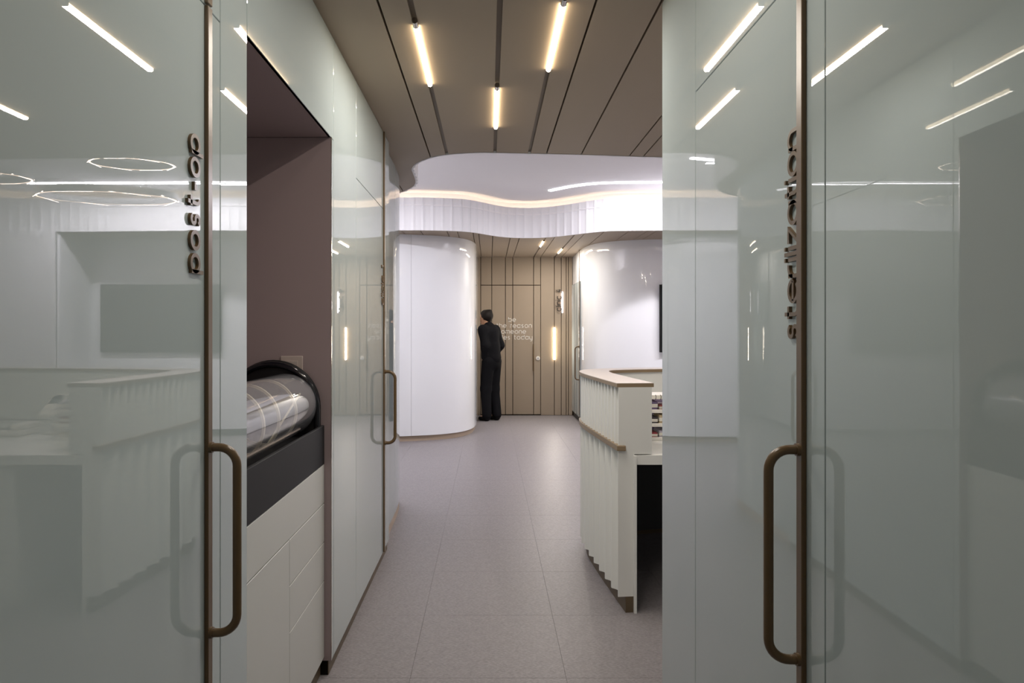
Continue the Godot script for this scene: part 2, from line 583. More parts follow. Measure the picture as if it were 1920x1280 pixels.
# ------------------------------------------------------------------ setting
func build_floor() -> void:
	var f := setting("floor", "grey woven vinyl floor of large square tiles")
	part("slab", pbox(-3.4, 5.8, -0.2, -0.003, -1.8, 12.0), M.dark, f)
	var t := 0.633
	var mesh := pbox(-t / 2 + 0.0004, t / 2 - 0.0004, -0.003, 0.0, -t / 2 + 0.0006, t / 2 - 0.0006, 0.0004)
	for i in range(-5, 9):
		for k in range(-3, 19):
			var zc := 2.878 + t * (k - 4) + t / 2
			if zc > 12.0 or zc < -1.6:
				continue
			var xc := -0.32 + t * i + t / 2
			if k < 0 and absf(xc) > 1.0:
				continue
			var o := part("tile", mesh, M.floor, f)
			o.position = P(xc, 0, zc)

func build_shell() -> void:
	var w := setting("wall_outer", "plain outer walls closing the rooms")
	part("wall", pbox(-3.4, -3.2, 0, 3.3, -1.8, 12.0), M.white, w)
	part("wall", pbox(5.6, 5.8, 0, 3.3, -1.8, 12.0), M.white, w)
	part("wall", pbox(-3.2, 5.6, 0, 3.3, 11.85, 12.0), M.white, w)
	part("wall", pbox(-3.2, 5.6, 0, 3.3, -1.8, -1.6), M.white, w)

var recess := PackedVector2Array()

func build_ceiling() -> void:
	var pts := [[5.0, 5.6], [4.4, 5.15], [3.0, 5.03], [2.0, 5.0], [1.214, 4.96], [.632, 4.887], [.038, 4.833], [-.113, 4.836], [-.299, 4.887], [-.424, 4.986], [-.525, 5.139], [-.58, 5.316], [-.588, 5.497], [-.595, 5.72], [-.623, 5.92], [-.69, 6.08], [-.789, 6.245], [-1.0, 6.42], [-1.5, 6.6], [-2.2, 6.85], [-2.6, 7.4], [-2.4, 8.2], [-1.8, 8.57], [-1.093, 8.60], [-.80, 8.60], [-.41, 8.67], [-.185, 8.81], [.04, 9.09], [.245, 9.27], [.526, 9.33], [.80, 9.24], [1.05, 9.03], [1.29, 8.79], [1.53, 8.66], [2.11, 8.62], [3.0, 8.68], [4.0, 8.72], [4.8, 8.5], [5.25, 7.8], [5.3, 6.6]]
	recess = smooth_path(pts, 4, true)
	var c := setting("ceiling", "brown boarded ceiling with grooves around a white free-form recess")
	# boards, near and far; the grooves between them differ
	var near := [-3.2, -2.5, -1.9, -1.3, -0.75, -.41, -.29, .04, .275, .394, .635, .975, 1.075, 1.34, 1.7, 2.0, 2.5, 2.9, 3.5, 4.2, 4.8, 5.6]
	var far := [-3.2, -2.4, -1.8, -1.4, -1.06, -.837, -.515, -.39, -.20, -.13, .048, .279, .399, .74, .857, 1.085, 1.2, 1.418, 1.715, 1.938, 2.05, 2.5, 2.9, 3.5, 3.9, 4.5, 5.6]
	boards(c, near, [-.29, .04, .275, 1.34], -1.6, 6.9)
	boards(c, far, [.74, 1.085], 6.9, 11.85)
	var hole := Geometry2D.offset_polygon(recess, 0.16)[0]
	part("white_soffit", pbox(-3.2, 5.6, CU, CU + 0.15, 4.2, 10.2), M.white, c, "white flat ceiling of the recess")
	part("cove_wall", ribbon_mesh(hole, 0.0, 0.02, CH + 0.03, CU, true), M.white, c)
	var f := setting("trim_1", "white fluted fascia around the ceiling recess with a warm cove above")
	part("backing", ribbon_mesh(recess, 0.0, 0.012, CH, 3.015, true), M.fascia, f)
	flutes(recess, true, 0.117, 0.0, inner_side(recess), CH - 0.002, 3.015 - CH, 0.022, 0.013, 0.04, M.fascia, f)
	var led := Geometry2D.offset_polygon(recess, 0.07)[0]
	part("light_strip", ribbon_mesh(led, -0.006, 0.006, 2.93, 2.936, true), M.cove, f, "warm light strip hidden behind the fascia")
	part("cove_shelf", ribbon_mesh(led, -0.06, 0.09, 2.915, 2.93, true), M.white, f)

func inner_side(poly: PackedVector2Array) -> float:
	var n := path_normals(poly, true)
	return 1.0 if Geometry2D.is_point_in_polygon(poly[3] + n[3] * 0.05, poly) else -1.0

func boards(c: Node3D, xs: Array, wide: Array, z0: float, z1: float) -> void:
	for i in xs.size() - 1:
		var g0 := 0.011 if xs[i] in wide else 0.0045
		var g1 := 0.011 if xs[i + 1] in wide else 0.0045
		var rect := PackedVector2Array([Vector2(xs[i] + g0, z0), Vector2(xs[i + 1] - g1, z0), Vector2(xs[i + 1] - g1, z1), Vector2(xs[i] + g0, z1)])
		for piece in Geometry2D.clip_polygons(rect, recess):
			if Geometry2D.is_polygon_clockwise(piece) == Geometry2D.is_polygon_clockwise(rect) or piece.size() > 2:
				var st := mb()
				slab(st, piece, CH, CH + 0.03)
				part("board", st.commit(), M.brown, c)
		# floor of the groove on the right of this board
		var s := PackedVector2Array([Vector2(xs[i + 1] - 0.03, z0), Vector2(xs[i + 1] + 0.03, z0), Vector2(xs[i + 1] + 0.03, z1), Vector2(xs[i + 1] - 0.03, z1)])
		for piece in Geometry2D.clip_polygons(s, recess):
			var st := mb()
			slab(st, piece, CH + (0.012 if xs[i + 1] in wide else 0.03), CH + 0.036)
			part("groove_bed", st.commit(), M.channel if xs[i + 1] in wide else M.groove, c)

# side: +1 panels face +X (left wall), -1 face -X
func panel(parent: Node3D, X: float, side: float, z0: float, z1: float, y0: float, y1: float, called := "panel") -> MeshInstance3D:
	return part(called, pbox(X - side * 0.012, X, y0, y1, z0 + 0.002, z1 - 0.002, 0.0012), M.panel, parent)

func pull_handle(parent: Node3D, X: float, side: float, Z: float, ya: float, yb: float, reach: float, r: float) -> void:
	var pts := PackedVector3Array()
	var rad := 0.042
	pts.append(P(X, yb, Z))
	for i in 9:
		var a := PI / 2 * i / 8
		pts.append(P(X + side * (reach - rad + rad * sin(a)), yb - rad + rad * cos(a), Z))
	for i in 9:
		var a := PI / 2 * i / 8
		pts.append(P(X + side * (reach - rad + rad * cos(a)), ya + rad - rad * sin(a), Z))
	pts.append(P(X, ya, Z))
	var h := part("pull_handle", tube_mesh(pts, r, 14), M.bronze, parent, "bronze looped pull handle")
	for y in [ya, yb]:
		part("rose", tube_mesh(PackedVector3Array([P(X, y, Z), P(X + side * 0.007, y, Z)]), r * 1.3, 16), M.bronze, h)

func build_left_wall() -> void:
	var w := setting("wall_left", "glossy pale back-painted glass wall on the left of the corridor")
	# carcass behind the panels, leaving the niche open
	var b0 := XL - 0.013
	for s in [[-1.6, 1.885, 0.0, CH], [1.885, 2.902, 2.21, CH], [2.902, 4.57, 0.0, CH]]:
		part("backing", pbox(XL - 0.2, b0, s[2], s[3], s[0], s[1]), M.dark, w)
	panel(w, XL, 1, -1.6, 0.85, 0.06, CH - 0.002)
	panel(w, XL, 1, 0.85, 1.702, 2.150, CH - 0.002, "header_panel")
	panel(w, XL, 1, 1.702, 1.891, 0.06, CH - 0.002)
	panel(w, XL, 1, 1.891, 2.941, 2.198, CH - 0.002, "header_panel")
	panel(w, XL, 1, 2.898, 2.941, 0.06, 2.196)
	panel(w, XL, 1, 2.941, 3.44, 0.06, CH - 0.002)
	panel(w, XL, 1, 3.44, 4.362, 2.150, CH - 0.002, "header_panel")
	panel(w, XL, 1, 4.362, 4.57, 0.06, CH - 0.002)
	part("plinth", pbox(XL - 0.05, XL - 0.012, 0.0, 0.058, -1.6, 1.885), M.plinth, w)
	part("plinth", pbox(XL - 0.05, XL - 0.012, 0.0, 0.058, 2.902, 4.57), M.plinth, w)
	var d := setting("door_1", "left glossy glass door lettered post-op with a bronze edge and looped handle")
	panel(d, XL, 1, 0.85, 1.702, 0.06, 2.147, "leaf")
	part("edge_strip", pbox(XL, XL + 0.0095, 0.06, 2.147, 1.606, 1.631), M.bronze, d)
	part("edge_strip", pbox(XL, XL + 0.0095, 2.152, CH, 1.606, 1.631), M.bronze, d)
	pull_handle(d, XL + 0.009, 1, 1.616, 0.722, 1.144, 0.062, 0.0098)
	write("post-op", P(XL, 1.538, 1.564), Vector3.UP, Vector3(0, 0, 1.16), 0.0362, 0.0085, 0.38, 0.006, M.bronze, d)
	var e := setting("door_3", "far left glossy glass door with a small looped handle and vertical lettering")
	panel(e, XL, 1, 3.44, 4.362, 0.06, 2.147, "leaf")
	part("edge_strip", pbox(XL, XL + 0.0095, 0.06, CH - 0.002, 4.318, 4.345), M.bronze, e)
	pull_handle(e, XL + 0.009, 1, 4.332, 0.722, 1.157, 0.062, 0.0098)
	write("clinic 1", P(XL, 1.565, 4.295), Vector3.UP, Vector3(0, 0, 1), 0.042, 0.0085, 0.26, 0.007, M.bronze, e)
	# rounded glass return beyond the door
	var path := smooth_path([[-.70, 4.55], [-.705, 5.0], [-.715, 5.45], [-.74, 5.72], [-.82, 5.9], [-1.0, 6.03], [-1.4, 6.1], [-2.2, 6.12], [-3.2, 6.12]], 6)
	var r := setting("wall_left_return", "curved glossy glass return wall past the left doors")
	part("panel", ribbon_mesh(path, 0.0, 0.015, 0.065, CH, false), M.panel, r)
	part("plinth", ribbon_mesh(path, -0.004, 0.012, 0.0, 0.063, false), M.beige, r)
	part("top_channel", ribbon_mesh(path, -0.006, 0.0, CH - 0.03, CH, false), M.groove, r)

func build_right_wall() -> void:
	var w := setting("wall_right", "glossy pale back-painted glass wall on the right of the corridor")
	part("backing", pbox(XR + 0.013, XR + 0.2, 0, CH, -1.6, 2.61), M.dark, w)
	panel(w, XR, -1, -1.6, 1.351, 0.06, CH - 0.002)
	panel(w, XR, -1, 1.351, 2.20, 2.150, CH - 0.002, "header_panel")
	panel(w, XR, -1, 2.20, 2.624, 0.06, CH - 0.002)
	part("end_panel", pbox(XR + 0.012, 5.6, 0.06, CH, 2.61, 2.622), M.drawer, w)
	part("plinth", pbox(XR + 0.012, XR + 0.05, 0, 0.058, -1.6, 2.61), M.plinth, w)
	var d := setting("door_2", "right glossy glass door lettered sterilization with a bronze edge and looped handle")
	panel(d, XR, -1, 1.351, 2.20, 0.06, 2.147, "leaf")
	part("edge_strip", pbox(XR, XR - 0.0105, 0.06, 2.147, 1.429, 1.4545), M.bronze, d)
	part("edge_strip", pbox(XR, XR - 0.0105, 2.152, CH, 1.429, 1.4545), M.bronze, d)
	pull_handle(d, XR - 0.010, -1, 1.442, 0.742, 1.168, 0.062, 0.0098)
	write("sterilization", P(XR, 1.392, 1.4575), Vector3.UP, Vector3(0, 0, -1), 0.044, 0.0085, 0.21, 0.007, M.bronze, d)

func build_niche() -> void:
	var w := setting("wall_niche", "deep brown niche let into the left wall above white drawers")
	var xb := -1.28
	part("back", pbox(xb - 0.03, xb, 0.0, 2.24, 1.87, 2.92), M.niche, w)
	part("reveal", pbox(xb, XL - 0.001, 0.06, 2.198, 2.898, 2.915), M.niche, w)
	part("reveal", pbox(xb, XL - 0.013, 0.06, 2.198, 1.872, 1.889), M.niche, w)
	part("top", pbox(xb, XL - 0.001, 2.198, 2.212, 1.889, 2.898), M.niche, w)
	part("corner_bead", pbox(XL - 0.001, XL + 0.0015, 0.06, 2.2, 2.898, 2.906), M.chrome, w)
	part("plinth", pbox(XL - 0.06, XL - 0.045, 0.0, 0.07, 1.889, 2.915), M.plinth, w)
	# drawers and door fronts
	var X := -0.673
	var k := thing("drawer_cabinet", "white drawer cabinet built into the brown niche below the charcoal tray", "cabinet", P(-0.95, 0.0, 2.39))
	var o := -k.position
	var parts := [
		["body", pbox(-1.27, X - 0.021, 0.075, 0.864, 1.892, 2.895), M.dark],
		["drawer_front", pbox(X - 0.02, X, 0.707, 0.863, 1.891, 2.896, 0.001), M.drawer],
		["door_front", pbox(X - 0.02, X, 0.077, 0.7035, 1.891, 2.3915, 0.001), M.drawer],
		["drawer_front", pbox(X - 0.02, X, 0.549, 0.7035, 2.3945, 2.896, 0.001), M.drawer],
		["drawer_front", pbox(X - 0.02, X, 0.391, 0.5455, 2.3945, 2.896, 0.001), M.drawer],
		["drawer_front", pbox(X - 0.02, X, 0.077, 0.3875, 2.3945, 2.896, 0.001), M.drawer],
	]
	for p in parts:
		part(p[0], p[1], p[2], k).position = o
	# charcoal tray
	var t := thing("display_tray", "charcoal tray with a raised front lip resting on the niche drawers", "tray", P(-0.9, 0.865, 2.39))
	o = -t.position
	part("front_lip", pbox(X - 0.012, X + 0.001, 0.866, 1.023, 1.892, 2.893, 0.001), M.charcoal, t).position = o
	part("bed", pbox(-1.2, X - 0.012, 0.866, 0.985, 1.892, 2.893), M.charcoal, t).position = o
	part("rail", pbox(X - 0.06, X - 0.045, 0.985, 0.995, 1.895, 2.84), M.plate, t).position = o
	# arched back plate with gasket, and clear drum
	var u := thing("clear_drum", "clear ribbed acrylic drum with a black arched end plate in the niche", "drum", P(-0.86, 0.985, 2.4))
	o = -u.position
	var arch := []
	for i in 25:
		var a := PI * i / 24
		arch.append(Vector2(-0.875 + 0.183 * cos(a), 1.09 + 0.183 * sin(a)))
	var gasket := PackedVector3Array([P(-0.692, 0.99, 2.855)])
	for p in arch:
		gasket.append(P(p.x, p.y, 2.855))
	gasket.append(P(-1.058, 0.99, 2.855))
	part("gasket", tube_mesh(gasket, 0.0125, 10), M.black_gloss, u, "black rubber arch").position = o
	var gask2 := PackedVector3Array()
	for p in gasket:
		gask2.append(p + Vector3(-0.0, 0.008, 0.006 - 0.03))
	part("outer_rim", tube_mesh(gask2, 0.009, 8), M.charcoal, u).position = o
	var st := mb()
	for i in 24:
		var a: Vector2 = arch[i]
		var b: Vector2 = arch[i + 1]
		flat(st, P(a.x, 0.99, 2.858), P(b.x, 0.99, 2.858), P(b.x, b.y, 2.858), P(a.x, a.y, 2.858), Vector3(0, 0, 1))
		flat(st, P(a.x, 0.99, 2.866), P(b.x, 0.99, 2.866), P(b.x, b.y, 2.866), P(a.x, a.y, 2.866), Vector3(0, 0, -1))
	part("end_plate", st.commit(), M.charcoal, u).position = o
	# drum about an axis along Z
	var cx := -0.815
	var cy := 1.112
	var shell := lathe([[0.121, -0.46], [0.1245, -0.46], [0.1245, 0.43], [0.121, 0.43], [0.121, -0.46]], 48, Vector3(0, 0, -1))
	var s := part("drum_shell", shell, M.clear, u)
	s.position = P(cx, cy, 2.4) + o
	for z in [2.0, 2.2, 2.36, 2.57]:
		part("rib", lathe([[0.112, -0.004], [0.1205, -0.004], [0.1205, 0.004], [0.112, 0.004], [0.112, -0.004]], 40, Vector3(0, 0, -1)), M.rib, u).position = P(cx, cy, z) + o
	part("end_disc", lathe([[0.0, 0.0], [0.1245, 0.0], [0.1245, 0.012], [0.0, 0.012]], 40, Vector3(0, 0, -1)), M.smoky, u).position = P(cx, cy, 2.83) + o
	part("inner_roller", lathe([[0.0, -0.44], [0.05, -0.44], [0.05, 0.42], [0.0, 0.42]], 28, Vector3(0, 0, -1)), M.charcoal, u).position = P(cx, cy, 2.4) + o
	part("divider", tube_mesh(PackedVector3Array([P(cx + 0.09, cy + 0.055, 2.72), P(cx + 0.02, cy - 0.11, 2.55)]), 0.004, 6), M.rib, u).position = o
	# switch
	var q := thing("wall_switch", "square brown switch plate on the niche wall behind the drum", "switch", P(-0.805, 1.26, 2.898))
	part("frame", pbox(-0.045, 0.045, -0.045, 0.045, 0.0, -0.008, 0.002), M.plate, q).position = Vector3.ZERO
	part("rocker", pbox(-0.026, 0.026, -0.026, 0.026, -0.008, -0.012, 0.002), M.plate, q)

func build_lobby_walls() -> void:
	# left rounded white wall past the lobby
	var lp := smooth_path([[-3.2, 8.9], [-2.2, 8.9], [-1.5, 8.92], [-1.137, 8.95], [-.954, 9.0], [-.69, 9.09], [-.454, 9.25], [-.30, 9.47], [-.215, 9.75], [-.185, 10.1], [-.18, 10.6], [-.18, ZB]], 6)
	var l := setting("wall_lobby_left", "rounded glossy white wall left of the far passage")
	var cut := 0
	for i in lp.size():
		if lp[i].x <= -0.954:
			cut = i
	var a := lp.slice(0, cut + 1)
	var b := lp.slice(cut, lp.size())
	b[0] = b[0].lerp(b[1], 0.08)
	part("panel", ribbon_mesh(a, 0.0, -0.02, 0.07, CH), M.column, l)
	part("panel", ribbon_mesh(b, 0.0, -0.02, 0.07, CH), M.column, l)
	part("plinth", ribbon_mesh(lp, -0.025, -0.05, 0.0, 0.069), M.beige, l)
	part("backing", ribbon_mesh(lp, -0.0205, -0.026, 0.069, CH), M.dark, l)
	# right rounded white wall
	var rp := smooth_path([[1.385, ZB], [1.385, 11.2], [1.385, 10.75], [1.39, 10.45], [1.43, 10.15], [1.52, 9.88], [1.74, 9.64], [2.09, 9.49], [2.5, 9.45], [3.2, 9.45], [4.0, 9.45]], 6)
	var r := setting("wall_lobby_right", "rounded glossy white wall behind the reception desk")
	part("panel", ribbon_mesh(rp, 0.0, -0.02, 0.09, CH), M.column, r)
	part("plinth", ribbon_mesh(rp, -0.012, -0.05, 0.0, 0.09), M.skirt_black, r)
	# side of the screen bay and fluted wall beyond it
	var f := setting("wall_fluted", "white fluted wall at the right of the lobby")
	part("bay_side", pbox(4.0, 4.1, 0.0, CH, 8.75, 9.47), M.column, f)
	var fp := smooth_path([[4.02, 8.72], [4.4, 8.66], [4.8, 8.5], [5.25, 7.8], [5.3, 6.6], [5.0, 5.6], [4.9, 4.5]], 5)
	part("backing", ribbon_mesh(fp, 0.06, 0.03, 0.0, CH), M.fascia, f)
	flutes(fp, false, 0.117, -0.03, 1.0, 0.0, CH, 0.026, 0.02, 0.04, M.fascia, f)
	var d := setting("door_4", "narrow glossy door in the right side of the far passage")
	part("leaf", pbox(1.366, 1.384, 0.09, 2.15, 10.72, 11.7, 0.001), M.panel, d)
	part("edge_strip", pbox(1.358, 1.366, 0.09, CH, 10.70, 10.72), M.bronze, d)
	pull_handle(d, 1.362, -1, 10.72, 0.66, 1.16, 0.062, 0.0098)
	# screen
	var tv := thing("wall_screen", "large black flat screen on the white wall behind reception", "screen", P(3.06, 1.12, 9.44))
	var o := -tv.position
	part("bezel", pbox(2.262, 3.86, 1.115, 2.015, 9.395, 9.43, 0.003), M.dark, tv).position = o
	part("display", pbox(2.272, 3.85, 1.125, 2.005, 9.392, 9.396, 0.0005), M.screen, tv).position = o

func build_back_wall() -> void:
	var w := setting("wall_back", "brown boarded wall with narrow grooves at the end of the passage")
	var xs := [-.19, -.139, .044, .272, .394, .739, .856, 1.083, 1.197, 1.28, 1.317, 1.385]
	part("backing", pbox(-0.25, 1.45, 0, CH, ZB + 0.03, ZB + 0.07), M.groove, w)
	var d := setting("door_5", "brown boarded door in the back wall with white lettering and a round lock")
	for i in xs.size() - 1:
		var x0: float = xs[i] + 0.005
		var x1: float = xs[i + 1] - 0.005
		if x0 > -0.139 and x1 < 0.86:
			part("board", pbox(x0, x1, 2.162, CH, ZB, ZB + 0.03, 0.001), M.brown, w)
			part("board", pbox(x0, x1, 0.012, 2.15, ZB, ZB + 0.03, 0.001), M.brown, d)
		else:
			part("board", pbox(x0, x1, 0.0, CH, ZB, ZB + 0.03, 0.001), M.brown, w)
	part("pull_bar", tube_mesh(PackedVector3Array([P(.735, .73, ZB - 0.03), P(.735, 1.18, ZB - 0.03)]), 0.011, 10), M.bronze, d)
	part("lock", tube_mesh(PackedVector3Array([P(.812, .945, ZB), P(.812, .945, ZB - 0.02)]), 0.033, 18), M.letter_white, d)
	part("lock_core", tube_mesh(PackedVector3Array([P(.812, .945, ZB - 0.02), P(.812, .945, ZB - 0.025)]), 0.016, 14), M.chrome, d)
	for ln in [["be", .322, 1.551], ["the reason", .123, 1.451], ["someone", .148, 1.353], ["smiles today", .057, 1.256]]:
		write(ln[0], P(ln[1], ln[2], ZB), Vector3.RIGHT, Vector3.UP, 0.051, 0.0085, 0.36, 0.004, M.letter_white, d)
	# lit bar in the groove
	var s := thing("wall_light_bar", "vertical lit bar in a groove of the brown back wall", "light", P(1.083, 0.91, ZB))
	part("diffuser", tube_mesh(PackedVector3Array([Vector3(0, 0.01, 0.012), Vector3(0, 0.54, 0.012)]), 0.014, 12), M.tube, s)
	part("channel", pbox(-0.016, 0.016, 0.0, 0.55, -0.002, 0.02), M.channel, s)
	area("bar_glow", Vector3(0, 0.275, 0.028), Vector3(0, 0, 1), Vector2(0.022, 0.53), 0.5, WARM, s)
	# halo-lit sign
	var g := thing("lit_sign", "small vertical backlit sign reading clinic 4 on brown wall", "sign", P(1.18, 1.73, ZB))
	var ho := P(1.19, 1.725, ZB - 0.012) - g.position
	write("clinic 4", ho + Vector3(0, 0, 0.02), Vector3.UP, Vector3.LEFT, 0.062, 0.011, 0.24, 0.012, M.skirt_black, g)
	area("sign_glow", P(1.2, 1.87, ZB - 0.03) - g.position, Vector3(0.25, 0, 0.97).normalized(), Vector2(0.02, 0.3), 0.15, COOL, g)
	part("base_bar", pbox(-0.006, 0.004, -0.02, 0.31, -0.03, -0.042), M.plinth, g).position = P(1.2, 1.725, ZB) - g.position - P(0, 0, 0)
	part("glowing_bar", pbox(-0.002, 0.022, -0.03, 0.32, -0.004, -0.02), M.halo, g).position = P(1.205, 1.725, ZB) - g.position

# ------------------------------------------------------------------ reception desk
func build_desk() -> void:
	var p := smooth_path([[.652, 3.54], [.640, 3.67], [.617, 3.95], [.598, 4.2], [.588, 4.45], [.61, 4.65], [.68, 4.80], [.82, 4.90], [1.0, 4.97], [1.3, 5.04], [1.8, 5.1], [2.4, 5.12], [3.0, 5.12]], 6)
	var d := thing("reception_desk", "curved white reception desk with fluted front, beige top and rail", "desk", P(.7, 0, 3.6))
	var o := -d.position
	var sd := desk_side(p)
	# path normal points away from the staff side when sd = +1
	part("plinth", ribbon_mesh(p, -sd * 0.03, -sd * 0.075, 0.0, 0.08), M.plinth, d).position = o
	part("lower_wall", ribbon_mesh(p, -sd * 0.022, -sd * 0.075, 0.08, 0.79), M.desk, d).position = o
	part("upper_wall", ribbon_mesh(p, -sd * 0.022, -sd * 0.165, 0.79, 1.125), M.desk, d).position = o
	part("lining", ribbon_mesh(p.slice(0, p.size()), -sd * 0.0752, -sd * 0.085, 0.03, 0.735), M.lining, d).position = o
	part("end_trim", pbox(.722, .7355, 0.0, 0.785, 3.528, 3.56, 0.001), M.desk, d).position = o
	part("counter_top", ribbon_mesh(p, sd * 0.0135, -sd * 0.1745, 1.143, 1.146), M.top, d).position = o
	part("edge_band", ribbon_mesh(p, sd * 0.014, -sd * 0.175, 1.125, 1.143), M.edge, d).position = o
	part("rail", ribbon_mesh(p, sd * 0.016, -sd * 0.01, 0.81, 0.836), M.edge, d).position = o
	part("rail_end", pbox(.635, .68, 0.81, 0.836, 3.522, 3.54, 0.002), M.edge, d).position = o
	part("worktop", worktop_mesh(), M.desk, d).position = o
	part("pedestal", pbox(1.12, 1.55, 0.0, 0.735, 3.62, 4.2), M.desk, d).position = o
	for y in [0.06, 0.28, 0.5]:
		part("drawer_front", pbox(1.125, 1.545, y, y + 0.21, 3.605, 3.62), M.desk, d).position = o
	var q := Node3D.new()
	q.name = "fluted_front"
	q.position = o
	d.add_child(q)
	flutes(p, false, 0.132, -0.026, sd, 0.08, 0.73, 0.034, 0.03, 0.10, M.desk, q)
	flutes(p, false, 0.07, -0.026, sd, 0.836, 0.289, 0.032, 0.03, 0.28, M.desk, q)

func worktop_mesh() -> Mesh:
	var st := mb()
	slab(st, PackedVector2Array([Vector2(.736, 3.545), Vector2(1.95, 3.545), Vector2(1.95, 4.2), Vector2(3.0, 4.3), Vector2(3.0, 4.95), Vector2(1.8, 4.93), Vector2(1.3, 4.87), Vector2(1.0, 4.8), Vector2(.85, 4.7), Vector2(.76, 4.5), Vector2(.74, 4.2)]), 0.738, 0.785)
	return st.commit()

func desk_side(p: PackedVector2Array) -> float:
	var n := path_normals(p)
	return 1.0 if n[4].x < 0 else -1.0

func build_desk_things() -> void:
	# stacked clear trays with packets, seen between desk end and right wall
	var cols := [Color8(150, 60, 66), Color8(196, 190, 206), Color8(60, 54, 62), Color8(206, 186, 150), Color8(120, 104, 140), Color8(170, 92, 90)]
	var words := ["dark red", "pale lilac", "charcoal", "cream", "violet", "rust red"]
	var places := ["lowest", "middle", "upper"]
	for k in 3:
		var y := 0.786 + k * 0.078
		var t := thing("storage_tray", "%s clear lilac plastic tray of the stack on the desk worktop" % places[k], "tray", P(1.03, y, 4.12), "plastic trays stacked on the worktop")
		part("base", pbox(-0.14, 0.14, 0.0, 0.006, -0.11, 0.11), M.letter_white, t)
		part("back", pbox(-0.14, 0.14, 0.006, 0.07, 0.104, 0.11), M.lilac, t)
		part("side", pbox(-0.14, -0.135, 0.006, 0.07, -0.11, 0.104), M.clear, t)
		part("side", pbox(0.135, 0.14, 0.006, 0.07, -0.11, 0.104), M.clear, t)
		part("front_lip", pbox(-0.135, 0.135, 0.006, 0.02, -0.11, -0.105), M.letter_white, t)
		for i in 4:
			var c: int = (k * 2 + i) % 6
			var m := mat(0, 0, 0, 0.5)
			m.albedo_color = cols[c]
			var h := 0.038 + 0.01 * ((i + k) % 3)
			var b := thing("packet", "small %s packet in the %s tray, %s from the left" % [words[c], places[k], ["first", "second", "third", "fourth"][i]], "packet", P(0.93 + i * 0.065, y + 0.006, 4.1), "packets in the desk trays")
			part("wrapper", pbox(-0.028, 0.028, 0.0, h, -0.07, 0.07, 0.004), m, b)
			part("label_band", pbox(-0.0285, 0.0285, h * 0.4, h * 0.75, -0.0706, 0.0706, 0.0005), M.paper, b)
	var pb := thing("notepad", "white spiral notepad lying tilted on top of the tray stack", "notepad", P(1.0, 1.021, 4.1), "")
	part("pages", pbox(-0.1, 0.12, 0.0, 0.02, -0.1, 0.1, 0.001), M.paper, pb)
	part("cover", pbox(-0.1, 0.12, 0.02, 0.023, -0.1, 0.1, 0.0005), M.letter_white, pb)
	for i in 8:
		var ring := part("spiral_ring", tube_mesh(ring_pts(0.012, 12), 0.0016, 6), M.dark, pb)
		ring.position = Vector3(-0.09 + i * 0.028, 0.012, 0.102)
	# card terminal and phone, seen mirrored in the post-op door
	var ct := thing("card_terminal", "white tilted card terminal on the desk, mirrored in the post-op door", "terminal", P(1.33, 0.786, 4.3))
	part("foot", pbox(-0.05, 0.05, 0, 0.012, -0.06, 0.06, 0.003), M.letter_white, ct)
	part("stalk", tube_mesh(PackedVector3Array([Vector3(0, 0.01, 0), Vector3(0, 0.14, 0.02)]), 0.022, 12), M.letter_white, ct)
	var hd := part("head", pbox(-0.05, 0.05, -0.014, 0.014, -0.1, 0.1, 0.006), M.letter_white, ct)
	hd.transform = Transform3D(Basis(Vector3.RIGHT, 0.6) * Basis.IDENTITY, Vector3(0, 0.17, 0.02))
	var dp := part("display", pbox(-0.036, 0.036, 0.014, 0.0155, 0.0, 0.08, 0.0005), M.screen, ct)
	dp.transform = hd.transform
	var ph := thing("desk_phone", "white desk phone beside the card terminal on the worktop", "phone", P(1.55, 0.786, 4.25))
	part("base", pbox(-0.09, 0.09, 0, 0.035, -0.1, 0.1, 0.008), M.letter_white, ph)
	part("handset", pbox(-0.085, -0.035, 0.036, 0.07, -0.1, 0.1, 0.012), M.letter_white, ph)
	part("keypad", pbox(-0.015, 0.07, 0.035, 0.038, -0.06, 0.05, 0.001), M.dark, ph)

func ring_pts(r: float, n: int) -> PackedVector3Array:
	var out := PackedVector3Array()
	for i in n + 1:
		out.append(Vector3(0, r * cos(TAU * i / n), r * sin(TAU * i / n)))
	return out

